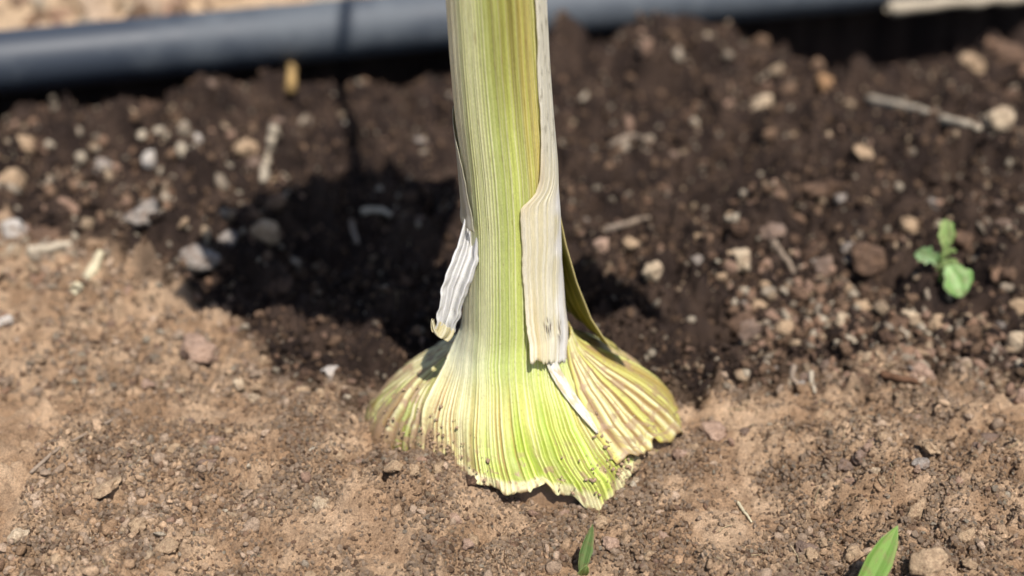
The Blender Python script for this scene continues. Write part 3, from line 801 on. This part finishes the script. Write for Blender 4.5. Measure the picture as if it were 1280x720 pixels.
# soil caught on the shoulders of the bulb
def caught(n, seed):
    rg = np.random.default_rng(seed)
    a = np.radians(np.where(rg.random(n) < 0.6, rg.normal(-54, 17, n), rg.normal(52, 17, n)))
    p = np.clip(12.2 - np.abs(rg.normal(0, 1.2, n)), 8, 12.6)
    c = body(a, p, 0.05)
    T = [lump(1, 900 + k, 5, 0.2) for k in range(8)]; TV = np.stack([t[0] for t in T]); F = T[0][1]; nv = TV.shape[1]
    s = 0.018 * (6.0) ** (rg.random(n) ** 2.6)
    V = np.einsum('nij,nkj->nki', rand_rot(rg, n, 1.5), TV[rg.integers(0, 8, n)] * s[:, None, None]) + c[:, None, :]
    col = C_DRY * rg.uniform(0.7, 1.1, n)[:, None]
    FF = (F[None] + (np.arange(n) * nv)[:, None, None]).reshape(-1, 3)
    o = link('caught_soil', make_mesh('caught_soil', V.reshape(-1, 3), FF, np.repeat(col, nv, 0), smooth_shade=False), M_SOIL, plant)
    o['kind'] = 'stuff'
caught(650, 51)

# ---------------------------------------------------------------- stones one can single out
def stone(px, py, wpx, hpx, tint, label, seed, rough=0.22, flat=10, name='stone', rot=None, group=None):
    g = on_ground(px, py + hpx * 0.35)
    dist = np.linalg.norm(g - CAM); k = dist / FPX
    rx = wpx * 0.5 * k * 0.95; rz = hpx * 0.5 * k * 0.95
    rg = np.random.default_rng(seed); v, f = lump(4, seed + 500, flat, rough)
    v = v / np.abs(v).max(0)
    v = v * np.array([rx, rx * rg.uniform(0.75, 1.0), rz])
    a = rg.uniform(-0.5, 0.5) if rot is None else rot
    v = v @ np.array([[math.cos(a), 0, -math.sin(a)], [0, 1, 0], [math.sin(a), 0, math.cos(a)]])
    o = link(name, make_mesh(name, v, f), M_STONE[tint], label=label, category='stone')
    if group: o['group'] = group
    o.location = Vector((g[0] * CM, g[1] * CM, (g[2] + rz * 0.38) * CM))
    return o
STONES = [
    (181, 262, 50, 44, 'grey', 'rounded pale grey stone alone in the dark soil on the left'),
    (250, 319, 56, 42, 'grey', 'angular grey stone with a sloping top, below the rounded grey stone'),
    (335, 287, 44, 32, 'tan', 'flat beige stone at the edge of the plant shadow, left'),
    (19, 281, 34, 36, 'white', 'whitish stone at the left edge of the picture'),
    (58, 291, 42, 26, 'brown', 'brown stone just right of the whitish stone at the left edge'),
    (307, 181, 34, 28, 'tan', 'blurred tan stone in dark soil, above the flat beige stone'),
    (187, 196, 22, 26, 'white', 'small pale upright pebble above the rounded grey stone'),
    (246, 173, 20, 20, 'white', 'small round white pebble in the dark soil near the pipe'),
    (30, 180, 40, 22, 'tan', 'blurred tan stone near the left edge below the pipe'),
    (14, 222, 40, 36, 'tan', 'pale tan lump at the far left edge of the dark soil'),
    (130, 206, 26, 22, 'grey', 'small grey pebble left of the pale upright pebble'),
    (815, 335, 28, 34, 'cream', 'egg shaped cream pebble in dark soil right of the stem'),
    (925, 319, 38, 36, 'cream', 'blocky cream stone on the crumbly rise right of the stem'),
    (790, 301, 26, 26, 'tan', 'tan pebble above and left of the egg shaped cream pebble'),
    (753, 303, 26, 22, 'pink', 'pinkish tan pebble close to the right of the stem'),
    (6, 399, 24, 16, 'white', 'small bright white chip at the left edge on dry soil'),
    (255, 432, 60, 40, 'pink', 'pale pinkish clump on the dry soil left of the bulb'),
    (411, 463, 34, 18, 'white', 'small white pebble at the front edge of the plant shadow'),
    (300, 480, 20, 18, 'cream', 'small cream pebble on dry soil below the plant shadow'),
    (25, 667, 27, 21, 'cream', 'cream pebble in the bottom left corner'),
    (132, 607, 44, 18, 'tan', 'flat tan plate of soil above the cream pebble, bottom left'),
    (948, 125, 36, 30, 'cream', 'blurred cream stone on the dark mound behind the plant'),
    (1028, 103, 30, 26, 'ochre', 'blurred orange brown stone below the dark gap under the pipe'),
    (1248, 148, 44, 40, 'cream', 'pale cream stone near the right edge, above the seedling'),
    (1215, 76, 40, 22, 'tan', 'blurred tan stone at the upper right, under the pale stick'),
    (1255, 62, 60, 34, 'brown', 'blurred brown lump at the upper right edge'),
    (1268, 420, 26, 32, 'cream', 'cream stone at the right edge below the seedling'),
    (1083, 318, 56, 46, 'brown', 'large reddish brown clod left of the seedling'),
    (1275, 492, 18, 26, 'pink', 'pinkish stone cut by the right edge, on dark soil'),
    (1010, 684, 36, 26, 'mauve', 'mauve grey stone at the bottom right, left of the grass blade'),
    (1066, 690, 28, 26, 'tan', 'tan stone touching the left of the grass blade'),
    (1208, 666, 28, 26, 'tan', 'rounded tan pebble at the bottom right, right of the grass blade'),
    (1160, 700, 52, 28, 'tan', 'broad low tan stone at the bottom right edge of the picture'),
    (765, 675, 26, 20, 'pink', 'small rounded clod right of the small sprout in front'),
    (1140, 393, 34, 20, 'cream', 'flat cream chip just below the seedling'),
    (1053, 398, 26, 22, 'cream', 'cream pebble in the crumbly patch left of the seedling'),
    (980, 405, 24, 26, 'tan', 'tan pebble in the crumbly patch right of the bulb'),
    (1000, 480, 20, 16, 'grey', 'grey pebble beside the root bits right of the bulb'),
    (1072, 570, 22, 22, 'mauve', 'mauve pebble on the dry gravelly soil, lower right'),
    (1150, 578, 24, 18, 'grey', 'grey pebble right of the mauve pebble, lower right'),
    (890, 535, 40, 18, 'pink', 'flat pale clod touching the right end of the bulb'),
    (590, 597, 20, 16, 'dark', 'small dark lump of soil under the left end of the torn lip'),
    (1030, 328, 30, 30, 'mauve', 'mauve clod left of the large reddish brown clod'),
    (1270, 380, 30, 26, 'tan', 'tan clod at the right edge level with the seedling'),
]
for i, s_ in enumerate(STONES):
    stone(*s_, seed=60 + i)

# ---------------------------------------------------------------- twigs and dry bits
def twig_material(name, c):
    m, N, L, b = principled(name, 0.85, 0.2)
    tc = N.new('ShaderNodeTexCoord'); a = noise_node(N, L, 500, 5, 0.7, tc.outputs['Object'])
    r = N.new('ShaderNodeValToRGB'); L.new(a.outputs[0], r.inputs[0])
    c = np.asarray(c) * 0.75
    r.color_ramp.elements[0].position = 0.3; r.color_ramp.elements[0].color = (*(c * 0.6), 1)
    r.color_ramp.elements[1].position = 0.7; r.color_ramp.elements[1].color = (*c, 1)
    L.new(r.outputs[0], b.inputs['Base Color'])
    bp = N.new('ShaderNodeBump'); bp.inputs['Distance'].default_value = 0.0006; L.new(a.outputs[0], bp.inputs['Height']); L.new(bp.outputs[0], b.inputs['Normal'])
    return m
M_TW = {'pale': twig_material('bleached_twig', lin(206, 190, 166)), 'grey': twig_material('grey_twig', lin(170, 150, 130)),
        'brown': twig_material('brown_twig', lin(120, 88, 66)), 'straw': twig_material('straw', lin(236, 222, 186)), 'yellow': twig_material('dry_leaf', lin(196, 160, 104))}
def twig(pts, wpx, kind, label, name='twig', lift=0.6, cat='twig', level=None):
    g = [on_ground(*p) if level is None else at_plane_z(*p, level) for p in pts]
    k = np.linalg.norm(g[0] - CAM) / FPX; r = wpx * 0.5 * k
    P_ = np.array(g); P_[:, 2] += r * lift
    t = np.linspace(0, len(P_) - 1, 24); path = catmull(P_, t)
    path[:, 2] = np.maximum(path[:, 2], H(path[:, 0], path[:, 1]) * 0.3 + path[:, 2] * 0.7)
    path += 0.25 * r * np.stack([n1(t * 3), n1(t * 3 + 9), n1(t * 3 + 20)], 1)
    rad = r * (1 + 0.18 * n1(t * 4 + 3)) * np.interp(t / t[-1], [0, 0.05, .9, 1], [0.75, 1, 0.8, 0.5])
    return link(name, tube_mesh(name, path, rad, 9), M_TW[kind], label=label, category=cat)
twig([(1085, 130), (1130, 142), (1180, 157), (1224, 172)], 11, 'pale', 'pale bleached stick lying on dark soil at the upper right', lift=1.2)
twig([(1108, 17), (1160, 14), (1220, 9), (1290, 2), (1420, -8)], 16, 'pale', 'long pale soil ledge built as a stick at the top right corner beyond the dark gap', lift=1.0, level=0.6)  # stick shape added to stand in for a pale ledge of soil
twig([(762, 186), (785, 176), (805, 178), (828, 189)], 7, 'grey', 'thin bent twig on dark soil just right of the stem', lift=1.0)
twig([(757, 293), (785, 284), (812, 277)], 9, 'grey', 'short grey twig pointing at the tan pebble right of the stem', lift=1.0)
twig([(345, 162), (340, 185), (333, 210), (330, 232)], 12, 'pale', 'pale upright root piece in dark soil left of the stem', lift=1.0)
twig([(452, 268), (470, 267), (490, 274)], 9, 'pale', 'short white root lying in the plant shadow', lift=1.0)
twig([(440, 282), (443, 296), (447, 308)], 7, 'grey', 'tiny grey root below the short white root', lift=1.0)
twig([(38, 594), (70, 566), (110, 543), (150, 520), (178, 500)], 4.5, 'grey', 'long thin brown twig lying on the dry soil at left', lift=0.4)
twig([(922, 630), (930, 643), (939, 656)], 4, 'straw', 'small pale piece of straw on dry soil, right of the bulb', lift=1.5, name='straw', cat='straw')
twig([(992, 462), (990, 478), (1000, 490)], 7, 'grey', 'short curved root standing in the soil right of the bulb', lift=1.5)
twig([(1013, 470), (1014, 486), (1018, 495)], 6, 'pale', 'thin root end beside the short curved root, right of the bulb', lift=1.5)
twig([(965, 305), (978, 325), (992, 345)], 9, 'grey', 'grey wood splinter beside the blocky cream stone', lift=1.0)
twig([(95, 372), (112, 352), (128, 320)], 16, 'straw', 'pale curved dry leaf piece on the dry soil at left', name='dry_leaf', cat='leaf', lift=0.9)
twig([(35, 318), (62, 316), (90, 310)], 13, 'pale', 'pale flat strip of bark near the left edge', lift=0.8)
twig([(1100, 470), (1125, 478), (1150, 484)], 9, 'brown', 'brown bark splinter on dark soil below the crumbly patch', lift=0.8)
twig([(365, 125), (366, 108), (362, 92)], 13, 'yellow', 'blurred yellow dry leaf bit standing below the pipe', name='dry_leaf', cat='leaf', lift=2.0)

# ---------------------------------------------------------------- seedling and grass blades
def blade(name, base, tip, width, bow, colA, colB, parent=None, wprof=((0, .3), (.25, .9), (.5, 1), (.8, .62), (1, .03)), cup=0.18, side=(1, 0, 0), wav=0.0, seed=0, thick=0.012):
    base = np.asarray(base, float); tip = np.asarray(tip, float); nu, nv = 13, 30
    U, V = uvgrid(nu, nv); t = V[..., None]
    mid = (base + tip) / 2 + np.asarray(bow, float)
    c = base * (1 - t) ** 2 + mid * 2 * t * (1 - t) + tip * t ** 2
    ax = tip - base; ax /= np.linalg.norm(ax); sd_ = np.asarray(side, float); sd_ = sd_ - ax * (sd_ @ ax); sd_ /= np.linalg.norm(sd_); nr = np.cross(sd_, ax)
    wp = np.array(wprof); wv = width * np.interp(V, wp[:, 0], wp[:, 1]) * (1 + wav * n1(V * 9 + seed) * 1.0)
    s = (U - 0.5) * wv
    X = c + s[..., None] * sd_ + (cup * np.abs(U - 0.5) * wv * 1.4 + wav * 0.25 * width * n2(U * 3 + seed, V * 5))[..., None] * nr
    C = mixc(colA, colB, smooth(-0.4, 0.4, n1(U * 14 + seed))); C = mixc(C, colB * 1.15, np.exp(-((U - 0.5) / 0.05) ** 2) * 0.6)
    C = mixc(C, DIRT * 0.8, 0.35 * smooth(0.05, 0.5, fbm2(U * 5 + seed, V * 9 + seed, 3)))
    return sheet(name, None, U, None, C, M_BLADE, parent, thick, pts=X)
G1 = lin(126, 168, 74) * 0.75; G2 = lin(160, 198, 104) * 0.75
b0 = at_plane_z(1072, 752, 0.0); b0[2] = float(H(b0[0], b0[1])) - 0.1
d_ = (at_plane_z(1122, 657, 0) - CAM); tip = CAM + d_ * ((-8.6 - CAM[1]) / d_[1])
o = blade('grass_blade', b0, tip, 0.9, (-0.05, 0, 0.25), G1, G2, wprof=((0, .55), (.3, .95), (.55, 1), (.8, .66), (1, .03)))
o['label'] = 'bright green grass blade rising from the bottom right edge'; o['category'] = 'grass'
g = on_ground(726, 716); g[2] -= 0.1
d_ = (at_plane_z(741, 655, 0) - CAM); tip = CAM + d_ * ((g[1] + 0.3 - CAM[1]) / d_[1])
o = bpy.data.objects.new('sprout', None); COL.objects.link(o)
blade('leaf', g, tip, 0.5, (-0.12, 0, 0.05), lin(104, 136, 74) * 0.75, lin(148, 174, 108) * 0.75, o, side=(0.9, 0.4, 0), cup=0.3, wav=0.08)
blade('leaf', g + np.array([0.02, -0.1, 0]), g + np.array([0.16, -0.35, 0.75]), 0.42, (-0.1, -0.1, 0.1), lin(140, 176, 88) * 0.75, lin(176, 206, 124) * 0.75, o, side=(0.9, 0.2, 0), cup=0.3, seed=4)
o['label'] = 'small dark green sprout just in front of the bulb at the bottom'; o['category'] = 'sprout'

sg = on_ground(1178, 352)
seed_root = bpy.data.objects.new('seedling', None); COL.objects.link(seed_root)
seed_root['label'] = 'small green seedling with lobed leaves in dark soil at the right'; seed_root['category'] = 'seedling'
def sp(px, py, dy):
    d = at_plane_z(px, py, 0) - CAM
    return CAM + d * ((sg[1] + dy - CAM[1]) / d[1])
S1 = lin(138, 176, 88) * 0.7; S2 = lin(182, 206, 132) * 0.72
stem_p = np.array([[sg[0], sg[1], sg[2] - 0.4], sp(1176, 345, 0.0), sp(1178, 328, 0.05), sp(1180, 316, 0.1)])
link('stem', tube_mesh('stem', catmull(stem_p, np.linspace(0, 3, 14)), 0.07, 8), None, seed_root)
seed_root.children[0].data.materials.append(twig_material('seedling_stem', lin(150, 186, 90)))
ovate = ((0, .12), (.2, .3), (.4, .72), (.62, 1), (.8, .88), (.93, .55), (1, .1))
lobed = ((0, .18), (.15, .5), (.3, .95), (.42, .8), (.55, 1), (.7, .86), (.82, .9), (.93, .6), (1, .08))
blade('leaf', sp(1180, 318, 0.1), sp(1181, 274, 0.55), 0.85, (0.03, -0.2, 0.1), S1, S2, seed_root, ovate, 0.35, wav=0.2, seed=3)
blade('leaf', sp(1178, 326, 0.0), sp(1203, 371, -0.75), 1.35, (0.1, -0.1, 0.45), lin(150, 196, 110) * 0.72, lin(190, 222, 150) * 0.72, seed_root, ovate, -0.15, wav=0.10, seed=8)
blade('leaf', sp(1178, 330, 0.1), sp(1143, 318, 0.3), 0.75, (0, 0, 0.3), lin(112, 150, 90) * 0.7, lin(146, 182, 120) * 0.7, seed_root, lobed, 0.2, side=(0.2, 0.5, 0.8), wav=0.3, seed=13)
blade('leaf', sp(1172, 330, -0.05), sp(1196, 314, 0.1), 0.75, (0, -0.15, 0.25), S1, S2, seed_root, lobed, 0.3, side=(0.3, -0.3, 0.9), wav=0.35, seed=21)
blade('leaf', sp(1170, 338, -0.1), sp(1198, 330, -0.2), 0.6, (0, -0.15, 0.25), S1, S2, seed_root, lobed, 0.3, side=(0.3, -0.3, 0.9), wav=0.35, seed=27)
